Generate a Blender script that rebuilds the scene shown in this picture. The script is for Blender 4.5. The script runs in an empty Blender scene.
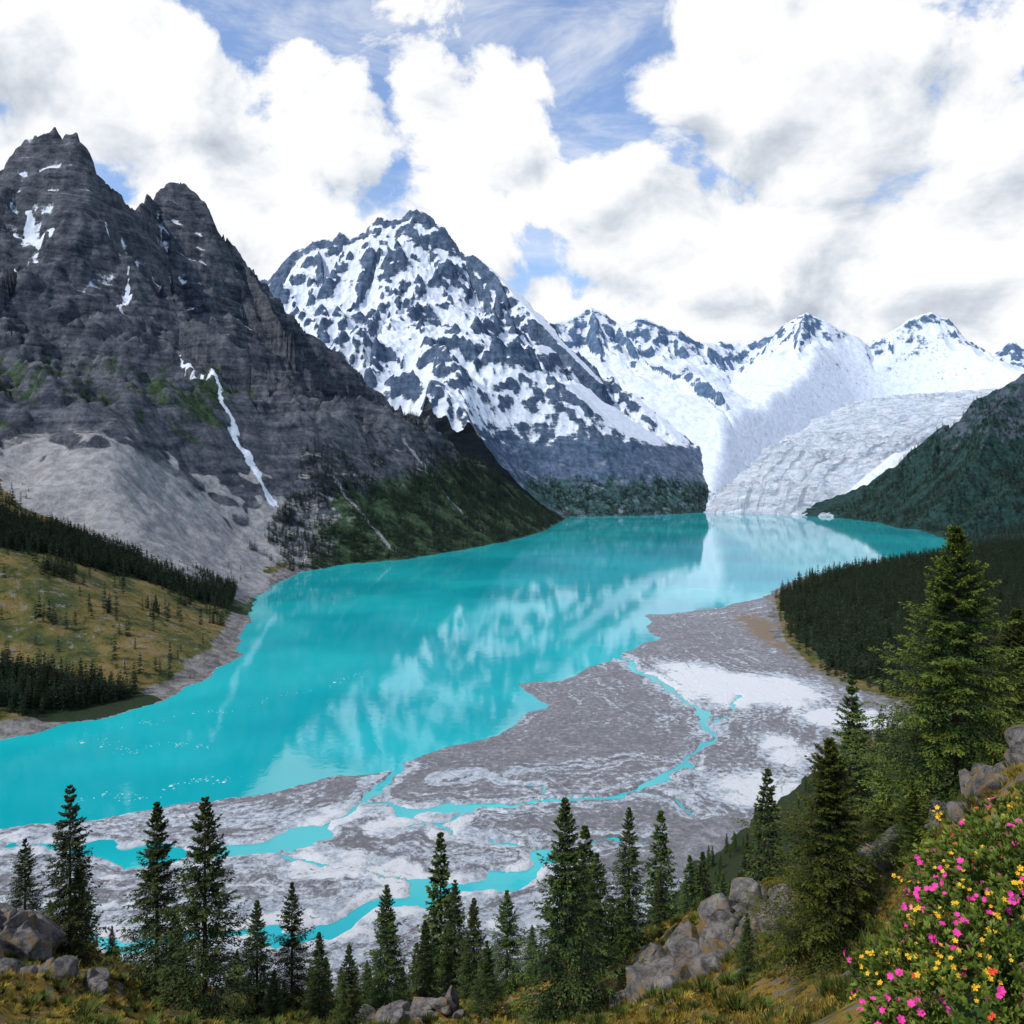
import bpy, math, numpy as np
from mathutils import Vector
scene=bpy.context.scene
rng=np.random.default_rng(7)
F=800.0; EYE=300.0
# ---------------------------------------------------------------- noise
_r=np.random.default_rng(11)
_perm=_r.permutation(256); _perm=np.concatenate([_perm,_perm]).astype(np.int64)
_ang=_r.random(256)*2*np.pi; _gx=np.cos(_ang); _gy=np.sin(_ang)
def perlin(x,y,seed=0):
    x=np.asarray(x,float)+seed*37.13; y=np.asarray(y,float)+seed*17.77
    xi=np.floor(x).astype(np.int64); yi=np.floor(y).astype(np.int64)
    xf=x-xi; yf=y-yi
    u=xf*xf*xf*(xf*(xf*6-15)+10); v=yf*yf*yf*(yf*(yf*6-15)+10)
    def g(i,j,dx,dy):
        h=_perm[_perm[i&255]+(j&255)]
        return _gx[h]*dx+_gy[h]*dy
    a=g(xi,yi,xf,yf); b=g(xi+1,yi,xf-1,yf); c=g(xi,yi+1,xf,yf-1); d=g(xi+1,yi+1,xf-1,yf-1)
    return ((a+u*(b-a))+v*((c+u*(d-c))-(a+u*(b-a))))*1.5
def fbm(x,y,o=5,seed=0,gain=.5):
    s=0;a=1;t=0
    for i in range(o):
        s=s+a*perlin(x,y,seed+i); t+=a; a*=gain; x=x*2.03; y=y*2.03
    return s/t
def ridged(x,y,o=5,seed=0,gain=.5):
    s=0;a=1;t=0;w=1
    for i in range(o):
        n=(1-np.abs(perlin(x,y,seed+i)))**2
        s=s+a*n*w; t+=a; a*=gain; w=np.clip(n*1.4,0,1); x=x*2.07; y=y*2.07
    return s/t
def sst(x,a,b):
    t=np.clip((x-a)/(b-a),0,1); return t*t*(3-2*t)
def smin(a,b,k):
    h=np.clip(.5+.5*(b-a)/k,0,1); return b*(1-h)+a*h-k*h*(1-h)
# ---------------------------------------------------------------- geometry helpers
def image_pt(a,b,d):   # image pixel offsets from centre column and horizon, unprojected at assumed range in metres
    return (a/F*d, d, EYE+b/F*d)
def seg_d(X,Y,p,q):
    dx=q[0]-p[0]; dy=q[1]-p[1]; L2=dx*dx+dy*dy
    t=np.clip(((X-p[0])*dx+(Y-p[1])*dy)/L2,0,1)
    return np.hypot(X-p[0]-t*dx,Y-p[1]-t*dy),t,math.sqrt(L2)
def poly_d(X,Y,P):
    d=np.full(X.shape,1e9); s=np.zeros(X.shape); acc=0
    for p,q in zip(P[:-1],P[1:]):
        dd,t,L=seg_d(X,Y,p,q); m=dd<d; d=np.where(m,dd,d); s=np.where(m,acc+t*L,s); acc+=L
    return d,s
def poly_sd(X,Y,P):   # positive outside
    d,_=poly_d(X,Y,list(P)+[P[0]])
    ins=np.zeros(X.shape,bool); n=len(P)
    for i in range(n):
        x1,y1=P[i];x2,y2=P[(i+1)%n]
        if y1==y2: continue
        c=((y1>Y)!=(y2>Y))&(X<(x2-x1)*(Y-y1)/(y2-y1)+x1); ins^=c
    return np.where(ins,-d,d)
def ridge_h(X,Y,ridges,drop):
    H=np.full(X.shape,-1e9);S=np.zeros(X.shape);D=np.zeros(X.shape)
    for k,R in enumerate(ridges):
        acc=k*5000.
        for p,q in zip(R[:-1],R[1:]):
            d,t,L=seg_d(X,Y,p,q); h=p[2]+t*(q[2]-p[2])-drop(d)
            m=h>H; H=np.where(m,h,H);S=np.where(m,acc+t*L,S);D=np.where(m,d,D); acc+=L
    return H,S,D
def rbf(pts):
    P=np.array(pts,float); n=len(P)
    A=np.hypot(P[:,None,0]-P[None,:,0],P[:,None,1]-P[None,:,1])
    M=np.zeros((n+3,n+3)); M[:n,:n]=A; M[:n,n]=1; M[:n,n+1]=P[:,0]; M[:n,n+2]=P[:,1]; M[n:,:n]=M[:n,n:].T
    w=np.linalg.solve(M,np.concatenate([P[:,2],[0,0,0]]))
    def f(X,Y):
        r=w[n]+w[n+1]*X+w[n+2]*Y
        for i in range(n): r=r+w[i]*np.hypot(X-P[i,0],Y-P[i,1])
        return r
    return f
def mk_mesh(name,V,Fc,mats=(),midx=None,attrs=None,smooth=True):
    me=bpy.data.meshes.new(name); V=np.asarray(V,np.float32)
    groups=[np.asarray(f,np.int32) for f in (Fc if isinstance(Fc,list) else [Fc])]
    groups=[g for g in groups if len(g)]
    me.vertices.add(len(V)); me.vertices.foreach_set('co',V.ravel())
    nl=sum(g.size for g in groups); npz=sum(len(g) for g in groups)
    me.loops.add(nl); me.polygons.add(npz)
    me.loops.foreach_set('vertex_index',np.concatenate([g.ravel() for g in groups]))
    sizes=np.concatenate([np.full(len(g),g.shape[1]) for g in groups]); st=np.concatenate([[0],np.cumsum(sizes)[:-1]])
    me.polygons.foreach_set('loop_start',st.astype(np.int32))
    try: me.polygons.foreach_set('loop_total',sizes.astype(np.int32))
    except Exception: pass
    for m in mats: me.materials.append(m)
    if midx is not None: me.polygons.foreach_set('material_index',np.asarray(midx,np.int32))
    me.polygons.foreach_set('use_smooth',np.full(npz,smooth))
    if attrs:
        for k,v in attrs.items():
            a=me.attributes.new(k,'FLOAT','POINT'); a.data.foreach_set('value',np.asarray(v,np.float32).ravel())
    me.update(calc_edges=True); me.validate()
    return me
def mk_obj(name,me,loc=(0,0,0),parent=None,link=True):
    o=bpy.data.objects.new(name,me); o.location=loc
    if link: scene.collection.objects.link(o)
    if parent: o.parent=parent
    return o
def blur(a,r):
    for ax in (0,1):
        p=np.pad(a,[(r+1,r) if i==ax else (0,0) for i in (0,1)],mode='edge'); c=np.cumsum(p,axis=ax)
        n=a.shape[ax]; a=(np.take(c,range(2*r+1,2*r+1+n),ax)-np.take(c,range(0,n),ax))/(2*r+1)
    return a
def grid_mesh(name,X,Y,Z,mats,attrs,zmin=-12):
    ny,nx=X.shape; idx=np.arange(nx*ny).reshape(ny,nx)
    q=np.stack([idx[:-1,:-1],idx[:-1,1:],idx[1:,1:],idx[1:,:-1]],-1).reshape(-1,4)
    zf=Z.ravel(); q=q[zf[q].max(1)>zmin]
    used=np.unique(q); rm=np.full(nx*ny,-1); rm[used]=np.arange(len(used))
    V=np.stack([X.ravel(),Y.ravel(),zf],-1)[used]
    at={k:v.ravel()[used] for k,v in attrs.items()}
    return mk_obj(name,mk_mesh(name,V,rm[q],mats,attrs=at))
def rect(x0,x1,y0,y1,s):
    return np.meshgrid(np.arange(x0,x1,s),np.arange(y0,y1,s))
def slope(Z,s):
    gy,gx=np.gradient(Z,s); return 1/np.sqrt(1+gx*gx+gy*gy),gx,gy
# ---------------------------------------------------------------- node helper
class T:
    def __init__(s,nt): s.nt=nt; s.n=nt.nodes; s.l=nt.links
    def put(s,sock,v):
        if isinstance(v,bpy.types.NodeSocket): s.l.new(v,sock)
        elif v is not None: 
            if sock.type=='RGBA' and len(v)==3: v=(*v,1)
            sock.default_value=v
    def m(s,op,a,b=None,c=None,clamp=False):
        n=s.n.new('ShaderNodeMath'); n.operation=op; n.use_clamp=clamp
        for i,v in enumerate((a,b,c)): s.put(n.inputs[i],v)
        return n.outputs[0]
    def vm(s,op,a,b=None,sc=None):
        n=s.n.new('ShaderNodeVectorMath'); n.operation=op; s.put(n.inputs[0],a)
        if b is not None: s.put(n.inputs[1],b)
        if sc is not None: s.put(n.inputs['Scale'],sc)
        return n.outputs['Value'] if op in ('LENGTH','DOT_PRODUCT') else n.outputs[0]
    def mix(s,f,a,b,bt='MIX'):
        n=s.n.new('ShaderNodeMix'); n.data_type='RGBA'; n.blend_type=bt; n.clamp_factor=True
        s.put(n.inputs[0],f); s.put(n.inputs[6],a); s.put(n.inputs[7],b); return n.outputs[2]
    def noise(s,v,sc,det=4,ro=.5,dist=0,col=False):
        n=s.n.new('ShaderNodeTexNoise'); s.put(n.inputs['Vector'],v); n.inputs['Scale'].default_value=sc
        n.inputs['Detail'].default_value=det; n.inputs['Roughness'].default_value=ro; n.inputs['Distortion'].default_value=dist
        return n.outputs[1 if col else 0]
    def vor(s,v,sc,feat='F1',out=0):
        n=s.n.new('ShaderNodeTexVoronoi'); n.feature=feat; s.put(n.inputs['Vector'],v); n.inputs['Scale'].default_value=sc; return n.outputs[out]
    def ss(s,x,a,b,lo=0,hi=1):
        n=s.n.new('ShaderNodeMapRange'); n.interpolation_type='SMOOTHSTEP'; s.put(n.inputs[0],x)
        for i,v in enumerate((a,b,lo,hi)): n.inputs[1+i].default_value=v
        return n.outputs[0]
    def ramp(s,f,st):
        n=s.n.new('ShaderNodeValToRGB'); s.put(n.inputs[0],f); e=n.color_ramp.elements
        while len(e)<len(st): e.new(.5)
        for x,(p,c) in zip(e,st): x.position=p; x.color=(*c,1)
        return n.outputs[0]
    def attr(s,k):
        n=s.n.new('ShaderNodeAttribute'); n.attribute_name=k; return n.outputs['Fac']
    def pos(s): return s.n.new('ShaderNodeNewGeometry').outputs['Position']
    def bump(s,h,d,st=1,nrm=None):
        n=s.n.new('ShaderNodeBump'); s.put(n.inputs['Height'],h); n.inputs['Distance'].default_value=d; n.inputs['Strength'].default_value=st
        if nrm is not None: s.put(n.inputs['Normal'],nrm)
        return n.outputs[0]
def mat(name):
    m=bpy.data.materials.new(name); m.use_nodes=True; t=T(m.node_tree); b=m.node_tree.nodes['Principled BSDF']
    b.inputs['Specular IOR Level'].default_value=.15
    return m,t,b
# ---------------------------------------------------------------- materials
def mountain_mat(name,rock_a,rock_b,snowc=(.64,.69,.77),screec=(.3,.3,.31),forc=(.022,.045,.03),strata=.5,spread=.45,bsc=.02,bd=14,ssp=.6,snb=.3):
    m,t,b=mat(name); P=t.pos()
    nA=t.noise(P,.011,7,.68); nB=t.noise(P,bsc*2,6,.72)
    st=t.noise(t.vm('ADD',t.vm('MULTIPLY',P,(.003,.003,.045)),t.vm('SCALE',t.noise(P,.0025,2,.5,0,True),sc=3.0)),1,4,.68)
    v=t.m('ADD',t.m('MULTIPLY',nA,1-strata),t.m('MULTIPLY',st,strata))
    v=t.m('MULTIPLY_ADD',t.m('SUBTRACT',nB,.5),.6,v)
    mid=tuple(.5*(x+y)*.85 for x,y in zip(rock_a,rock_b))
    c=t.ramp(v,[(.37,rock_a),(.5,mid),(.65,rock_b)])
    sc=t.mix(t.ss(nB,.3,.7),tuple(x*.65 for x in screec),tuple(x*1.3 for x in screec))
    nn=t.m('MULTIPLY',t.m('SUBTRACT',nA,.5),1.1)
    fs=t.ss(t.m('ADD',t.attr('scree'),t.m('MULTIPLY',nn,.8)),.38,.6); c=t.mix(fs,c,sc)
    fo=t.ss(t.m('SUBTRACT',t.attr('forest'),nn),.42,.58)
    fc=t.mix(t.ss(nB,.35,.65),tuple(x*.5 for x in forc),tuple(x*1.7 for x in forc)); c=t.mix(fo,c,fc)
    sn=t.m('MULTIPLY',t.m('SUBTRACT',nA,.5),spread*1.6)
    sn=t.m('MULTIPLY_ADD',t.m('SUBTRACT',st,.5),spread*ssp,sn); sn=t.m('MULTIPLY_ADD',t.m('SUBTRACT',nB,.5),spread*.9,sn)
    fsn=t.ss(t.m('ADD',t.attr('snow'),sn),.45,.55)
    c=t.mix(fsn,c,t.mix(t.ss(nB,.35,.6),tuple(x*.82 for x in snowc),snowc))
    t.put(b.inputs['Base Color'],c); b.inputs['Roughness'].default_value=.85
    h=t.m('ADD',t.noise(P,bsc,7,.7),t.m('MULTIPLY',st,.3*strata))
    h=t.m('MULTIPLY',h,t.m('MULTIPLY_ADD',t.m('MAXIMUM',fsn,t.m('MULTIPLY',fs,.6)),-(1-snb),1))
    t.put(b.inputs['Normal'],t.bump(h,bd,1)); return m
M_left=mountain_mat('dark_cliff_rock',(.018,.026,.040),(.135,.145,.165),strata=.55,bd=20,screec=(.25,.25,.255),forc=(.028,.052,.024))
M_cent=mountain_mat('hazed_rock_snow',(.030,.060,.108),(.13,.18,.265),strata=.3,bd=20,bsc=.014,screec=(.14,.175,.22),forc=(.03,.065,.065),spread=.34,ssp=1.0)  # blue-grey rock, with distance haze put into its colour as extra blue
M_far=mountain_mat('far_hazed_rock_snow',(.05,.10,.18),(.14,.22,.34),snowc=(.64,.70,.79),strata=.3,bd=26,bsc=.01,screec=(.3,.36,.44),spread=.34,snb=.6)  # bluest rock of all: aerial haze is painted into the base colour
M_right=mountain_mat('forested_slope',(.025,.045,.065),(.08,.10,.13),strata=.2,bd=16,forc=(.012,.034,.030),screec=(.09,.11,.13))
def glacier_mat():
    m,t,b=mat('glacier_ice'); P=t.pos(); fl=t.attr('flow')
    k=t.noise(t.vm('MULTIPLY',P,(.006,.02,.02)),1,7,.75,.8)
    n=t.noise(P,.01,6,.7)
    cb=t.n.new('ShaderNodeCombineXYZ'); t.put(cb.inputs[0],t.m('MULTIPLY',t.attr('across'),9.0)); t.put(cb.inputs[1],t.m('MULTIPLY',fl,.0011))
    band=t.noise(cb.outputs[0],1.0,5,.65)
    c=t.ramp(k,[(.36,(.30,.38,.47)),(.46,(.52,.60,.68)),(.58,(.66,.70,.76))])
    c=t.mix(t.m('MULTIPLY',t.ss(band,.50,.62),t.m('MULTIPLY',t.attr('low'),.85)),c,(.24,.29,.35))
    c=t.mix(t.ss(t.m('ADD',t.attr('dirt'),t.m('MULTIPLY',t.m('SUBTRACT',n,.5),1.2)),.45,.75),c,(.20,.235,.28))
    t.put(b.inputs['Base Color'],c); b.inputs['Roughness'].default_value=.7
    t.put(b.inputs['Normal'],t.bump(k,42,1)); return m
M_glac=glacier_mat()
def lake_mat():
    m,t,b=mat('glacial_water'); P=t.pos()
    c=t.mix(t.ss(t.noise(P,.0022,3,.55),.35,.65),(.003,.30,.345),(.012,.42,.45))
    t.put(b.inputs['Base Color'],c); b.inputs['Roughness'].default_value=.04; b.inputs['IOR'].default_value=1.33
    b.inputs['Specular IOR Level'].default_value=.75
    h=t.m('ADD',t.noise(P,.09,3,.6),t.m('MULTIPLY',t.noise(P,.012,2,.6),2.0))
    t.put(b.inputs['Normal'],t.bump(h,.06,1)); return m
M_lake=lake_mat()
def delta_mat():
    m,t,b=mat('glacial_gravel_and_ice'); P=t.pos(); band=t.attr('band')
    nf=t.noise(P,.16,7,.82); nc=t.noise(P,.03,6,.7)
    g=t.ramp(nf,[(.33,(.105,.105,.118)),(.46,(.185,.187,.205)),(.57,(.29,.295,.315)),(.67,(.52,.54,.57))])
    g=t.mix(t.ss(nc,.4,.6,0,.5),g,(.145,.143,.158))
    bd=t.n.new('ShaderNodeCombineXYZ'); t.put(bd.inputs[0],t.m('MULTIPLY',band,.10)); 
    bn=t.noise(t.vm('ADD',bd.outputs[0],t.vm('MULTIPLY',P,(.010,.010,0))),1,6,.72)
    wf=t.m('ADD',t.attr('white'),t.m('MULTIPLY',t.m('SUBTRACT',bn,.5),1.9))
    wf=t.m('ADD',wf,t.m('MULTIPLY',t.m('SUBTRACT',nf,.5),1.2))
    wc=t.ramp(nf,[(.34,(.19,.23,.28)),(.48,(.38,.43,.49)),(.62,(.64,.68,.72))])
    wc=t.mix(t.m('MULTIPLY',t.ss(t.m('ADD',t.attr('white'),t.m('MULTIPLY',t.m('SUBTRACT',nc,.5),1.1)),.60,.72),.9),wc,(.70,.72,.74))
    c=t.mix(t.ss(wf,.36,.62),g,wc)
    c=t.mix(t.m('MULTIPLY',t.ss(t.m('ADD',t.attr('wet'),t.m('MULTIPLY',t.m('SUBTRACT',nc,.5),.8)),.5,.8),.7),c,(.12,.33,.36))
    c=t.mix(t.ss(t.m('ADD',t.attr('earth'),t.m('MULTIPLY',t.m('SUBTRACT',nc,.5),1.2)),.5,.75),c,(.2,.155,.11))
    t.put(b.inputs['Base Color'],c); b.inputs['Roughness'].default_value=.7
    t.put(b.inputs['Normal'],t.bump(nf,3.4,1)); return m
M_delta=delta_mat()
def meadow_mat():
    m,t,b=mat('alpine_meadow'); P=t.pos(); nA=t.noise(P,.012,7,.68); nB=t.noise(P,.06,6,.75)
    c=t.ramp(nA,[(.34,(.03,.05,.018)),(.45,(.075,.08,.022)),(.54,(.15,.115,.035)),(.68,(.20,.145,.07))])
    c=t.mix(t.ss(nB,.56,.63),c,(.18,.17,.16)); c=t.mix(t.ss(nB,.46,.38),c,(.03,.045,.015))
    c=t.mix(t.ss(t.m('ADD',t.attr('beach'),t.m('MULTIPLY',t.m('SUBTRACT',nB,.5),.8)),.4,.6),c,t.mix(t.ss(nB,.35,.65),(.09,.088,.085),(.25,.24,.23)))
    c=t.mix(t.ss(t.m('ADD',t.attr('forest'),t.m('SUBTRACT',nB,.5)),.4,.6),c,(.018,.032,.014))
    t.put(b.inputs['Base Color'],c); b.inputs['Roughness'].default_value=.9
    t.put(b.inputs['Normal'],t.bump(nB,7,1)); return m
M_mead=meadow_mat()
def hillside_mat():
    m,t,b=mat('mossy_hillside'); P=t.pos(); n=t.noise(P,.35,7,.7); n2=t.noise(P,1.2,6,.75)
    c=t.ramp(n,[(.3,(.025,.035,.010)),(.43,(.085,.08,.018)),(.52,(.24,.155,.025)),(.7,(.34,.21,.04))])
    c=t.mix(t.ss(n2,.53,.59),c,(.17,.16,.15)); c=t.mix(t.ss(n2,.45,.38),c,(.02,.028,.008))
    c=t.mix(t.ss(t.attr('far'),.3,.8),c,(.02,.03,.012))
    t.put(b.inputs['Base Color'],c); b.inputs['Roughness'].default_value=.95
    t.put(b.inputs['Normal'],t.bump(n2,.5,1)); return m
M_hill=hillside_mat()
def rock_mat():
    m,t,b=mat('lichen_granite'); P=t.pos(); n=t.noise(P,1.6,8,.74)
    c=t.ramp(n,[(.34,(.045,.043,.042)),(.48,(.15,.142,.137)),(.64,(.34,.32,.30))])
    c=t.mix(t.ss(t.noise(P,.8,6,.75),.52,.60,0,.85),c,(.22,.14,.04))
    t.put(b.inputs['Base Color'],c); b.inputs['Roughness'].default_value=.9
    t.put(b.inputs['Normal'],t.bump(n,.5,1)); return m
M_rock=rock_mat()
def leaf_mat(name,dark,lite,var=.35,trans=.15):
    m,t,b=mat(name); oi=t.n.new('ShaderNodeObjectInfo')
    f=t.m('ADD',t.attr('tip'),t.m('MULTIPLY',t.m('SUBTRACT',t.noise(t.pos(),.9,2,.6),.5),1.2),clamp=True)
    c=t.mix(f,dark,lite); 
    hs=t.n.new('ShaderNodeHueSaturation'); t.put(hs.inputs['Color'],c); t.put(hs.inputs['Value'],t.m('MULTIPLY_ADD',oi.outputs['Random'],var*2,1-var))
    t.put(hs.inputs['Hue'],t.m('MULTIPLY_ADD',oi.outputs['Random'],.03,.485))
    t.put(b.inputs['Base Color'],hs.outputs[0]); b.inputs['Roughness'].default_value=.6
    if trans:
        tr=t.n.new('ShaderNodeBsdfTranslucent'); t.put(tr.inputs[0],hs.outputs[0]); mx=t.n.new('ShaderNodeMixShader'); mx.inputs[0].default_value=trans
        t.l.new(b.outputs[0],mx.inputs[1]); t.l.new(tr.outputs[0],mx.inputs[2]); t.l.new(mx.outputs[0],t.n['Material Output'].inputs[0])
    return m
M_fir=leaf_mat('fir_needles',(.010,.026,.009),(.080,.110,.022),trans=0)
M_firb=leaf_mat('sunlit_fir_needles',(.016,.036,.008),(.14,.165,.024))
M_far_tree=leaf_mat('distant_needles',(.008,.022,.012),(.032,.052,.020),trans=0)
M_far_tree_b=leaf_mat('remote_needles',(.012,.032,.024),(.028,.055,.038),trans=0)
M_grass=leaf_mat('grass_blades',(.09,.08,.015),(.38,.26,.045),trans=0)
M_shrub=leaf_mat('low_shrub_leaves',(.02,.04,.01),(.12,.14,.025),trans=0)
M_leaf=leaf_mat('shrub_leaves',(.05,.10,.015),(.22,.32,.05),var=.15)
def plain(name,c,r=.8,c2=None):
    m,t,b=mat(name); t.put(b.inputs['Base Color'],t.mix(t.noise(t.pos(),6,3,.6),c,c2 or tuple(x*.7 for x in c))); b.inputs['Roughness'].default_value=r; return m
M_bark=plain('bark',(.09,.065,.045)); M_pink=plain('pink_petals',(.75,.06,.28),.6,(.6,.03,.33)); M_yel=plain('yellow_petals',(.85,.48,.03),.6); M_bed=plain('lake_bed',(.1,.14,.13)); M_red=plain('red_petals',(.75,.08,.03),.6); M_ice=plain('floe_ice',(.42,.62,.65),.5)
# ---------------------------------------------------------------- lake outline (m)
LAKE=[(-1600,900),(-800,850),(-569,889),(-498,968),(-459,1043),(-439,1143),(-449,1297),(-501,1500),(-578,1778),(-617,2000),(-624,2353),(-517,2553),(-373,2667),(-227,2927),(-49,3288),(133,3810),(294,4706),(370,5106),(835,5217),(1311,5581),(1691,5454),(2030,5106),(2083,4528),(1860,3692),(1622,2963),(1293,2667),(1035,2449),(800,2222),(598,1890),(518,1818),(403,1714),(285,1655),(248,1548),(261,1412),(197,1333),(135,1231),(69,1143),(11,1116),(42,1021),(10,980),(-25,906),(-114,813),(-179,787),(-217,750),(-319,706),(-388,686),(-433,676),(-700,610),(-1600,450)]
def lake_sd(X,Y): return poly_sd(X+fbm(X/90,Y/90,4,3)*26,Y+fbm(X/90,Y/90,4,9)*26,LAKE)
# ---------------------------------------------------------------- glacier bed (shared with the valley walls)
GC=[image_pt(*p) for p in [(425,74,8250),(396,60,7700),(352,38,7000),(300,6,6300),(268,-20,5850),(256,-43,5430)]]
GW=[1000,950,800,630,500,440]
def glac(X,Y,ws=.95):
    D=np.full(X.shape,1e9);W=np.zeros(X.shape);ZC=np.zeros(X.shape);FL=np.zeros(X.shape);acc=0
    for i in range(len(GC)-1):
        d,t,L=seg_d(X,Y,GC[i],GC[i+1]); mk=d<D
        D=np.where(mk,d,D);W=np.where(mk,GW[i]+t*(GW[i+1]-GW[i]),W);ZC=np.where(mk,GC[i][2]+t*(GC[i+1][2]-GC[i][2]),ZC);FL=np.where(mk,acc+t*L,FL);acc+=L
    q=D/W; Z=ZC+30-45*q**2-np.maximum(D-W,0)*.5
    wall=ZC-70+np.where(D>W*.85,(D-W*.85)*ws,(D-W*.85)*.1)
    return Z,FL,q,wall
# ---------------------------------------------------------------- mountains
def profile(k1,d1,k2,d2,k3):
    def f(d): return k1*np.minimum(d,d1)+k2*np.clip(d-d1,0,d2-d1)+k3*np.maximum(d-d2,0)
    return f
def terrace(h,step,amt,X,Y,seed):
    q=h/step+fbm(X/500,Y/500,4,seed)*2.6+X*.0007; f=np.floor(q); r=q-f
    return h+amt*((sst(r,.25,.95)-r)*step)*sst(fbm(X/260,Y/260,3,seed+5),-.35,.25)
LR=[[image_pt(*p) for p in R] for R in [
 [(-760,290,3600),(-600,295,3550),(-512,303,3500),(-490,315,3450),(-484,337,3400),(-470,341,3390),(-455,336,3390),(-436,338,3400),(-424,306,3420),(-402,280,3450),(-377,262,3600),(-362,276,3900),(-345,286,3960),(-325,288,4000),(-307,270,4000),(-295,245,4000),(-267,208,4050),(-237,180,4100),(-212,150,4150),(-172,115,4250),(-137,85,4350),(-112,60,4400),(-82,30,4450),(-32,-5,4500),(18,-35,4550),(50,-50,4650)],
 [(-436,335,3400),(-405,235,3280),(-377,190,3200),(-280,130,3100),(-180,50,3050),(-80,-30,3250),(-15,-66,3350)],
 [(-487,315,3450),(-480,210,3100),(-465,150,2850),(-430,70,2650),(-380,0,2480),(-300,-60,2400),(-225,-92,2420)],
 [(-600,295,3550),(-600,200,2950),(-620,130,2500),(-640,60,2100),(-660,10,1800)],
 [(-267,208,4050),(-200,100,3700),(-120,20,3600),(0,-52,3750),(40,-60,3850)],
 [(-520,230,3250),(-540,130,2800),(-500,60,2450)]]]
def fan(X,Y): return np.exp(-((X+960)/330)**2-((Y-2080)/330)**2)
def H_left(X,Y):
    wx=fbm(X/350,Y/350,4,21)*70; wy=fbm(X/350,Y/350,4,25)*70
    h,s,d=ridge_h(X+wx*.5,Y+wy*.5,LR,profile(1.9,200,1.05,700,.55))
    hi=sst(h,150,600); fn=1-.85*fan(X,Y)
    h=h-(1-ridged(s/200,d/1100,4,31))*np.minimum(d*.8,240)*(.2+.8*hi)*fn
    h=h+(ridged(X/330,Y/330,6,41)-.45)*(25+170*sst(d,0,300))*(.2+.8*hi)*fn
    h=h+fbm(X/60,Y/60,4,51)*18*(.3+hi)*fn
    h=h+hi*(terrace(h,110,1.0,X,Y,61)-h); h=h+hi*(terrace(h,38,.7,X,Y,62)-h)
    sd=lake_sd(X,Y); sp=np.maximum(sd,0)
    h=smin(h,.42*sd+.0010*sp**2+fbm(X/50,Y/50,4,5)*3,40)
    fl=np.minimum(.16*sd,90)+fbm(X/120,Y/120,4,8)*4-3
    h=np.maximum(h,fl); h=np.where(sd<0,-3+sd*.2,h)
    return np.where((X>-150)&(Y<2500),-14,h)
CR=[[image_pt(*p) for p in R] for R in [
 [(-330,165,8000),(-242,195,7700),(-232,206,7650),(-212,222,7650),(-196,232,7600),(-167,235,7600),(-150,238,7580),(-132,250,7550),(-112,251,7500),(-97,262,7500),(-80,254,7480),(-68,242,7450),(-52,216,7400),(-30,212,7300),(-17,210,7250),(0,198,7150),(12,178,7050),(33,168,6900),(48,150,6750),(65,135,6650),(80,122,6550),(96,88,6400),(108,62,6300),(150,45,6150),(180,22,6000),(200,-5,5850),(212,-35,5650)],
 [(-17,210,7250),(0,150,6800),(18,120,6500),(45,75,6150),(75,20,5800),(110,-25,5500),(128,-44,5320)],
 [(-97,261,7500),(-112,180,7000),(-105,120,6600),(-80,70,6200),(-40,20,5850),(10,-20,5500),(40,-40,5300)],
 [(-196,232,7600),(-180,150,6900),(-150,80,6400),(-110,30,6000),(-60,-10,5600),(0,-40,5200)],
 [(-150,238,7580),(-145,170,7000),(-140,110,6600)],
 [(33,168,6900),(60,90,6400),(100,30,6000),(150,-10,5750),(175,-40,5550)],
 [(-300,160,7600),(-260,80,6600),(-200,20,6000)]]]
def H_cent(X,Y):
    wx=fbm(X/500,Y/500,4,71)*110; wy=fbm(X/500,Y/500,4,75)*110
    h,s,d=ridge_h(X+wx*.4,Y+wy*.4,CR,profile(1.7,180,1.0,900,.6))
    hi=sst(h,200,900)
    h=h-(1-ridged(s/340,d/1700,4,81))*np.minimum(d*.55,260)*(.4+.6*hi)
    h=h+(ridged(X/560,Y/560,6,91,.48)-.45)*(80+270*sst(d,0,400))*(.25+.75*hi)
    h=h+fbm(X/90,Y/90,4,95)*26*(.3+hi)
    h=h+hi*(terrace(h,170,.4,X,Y,99)-h)
    sd=lake_sd(X,Y); sp=np.maximum(sd,0)
    h=smin(h,.5*sd+.0009*sp**2+fbm(X/50,Y/50,4,5)*3,40)
    fl=np.minimum(.14*sd,70)+fbm(X/160,Y/160,4,88)*4-6
    h=np.maximum(h,fl); h=smin(h,glac(X,Y)[3],30); return np.where(sd<0,-3+sd*.2,h)
RR=[[image_pt(*p) for p in R] for R in [
 [(900,200,4700),(700,160,4800),(580,120,4850),(512,95,4900),(485,82,4930),(460,68,4950),(440,48,4980),(420,42,5000),(390,16,5050),(352,-18,5150),(322,-42,5200)],
 [(700,160,4800),(600,70,4200),(520,-10,3850),(450,-55,3600)],
 [(512,93,4900),(470,40,4500),(430,-5,4250),(400,-40,4150)],
 [(900,200,4700),(800,60,3700),(680,-20,3200),(560,-65,2980)]]]
def H_right(X,Y):
    h,s,d=ridge_h(X+fbm(X/300,Y/300,3,121)*50,Y+fbm(X/300,Y/300,3,125)*50,RR,profile(1.0,300,.7,800,.45))
    hi=sst(h,60,450)
    h=h-(1-ridged(s/200,d/1100,4,131))*np.minimum(d*.5,120)*hi
    h=h+(ridged(X/330,Y/330,6,141)-.45)*(30+150*sst(d,0,300))*(.2+.8*hi)+fbm(X/60,Y/60,4,151)*12
    sd=lake_sd(X,Y); sp=np.maximum(sd,0); h=smin(h,.4*sd+.0008*sp**2+fbm(X/50,Y/50,4,5)*3,30)
    fl=np.minimum(.1*sd,60)+fbm(X/120,Y/120,4,18)*3-9
    h=np.maximum(h,fl); return np.where(sd<0,-3+sd*.2,h)
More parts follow.
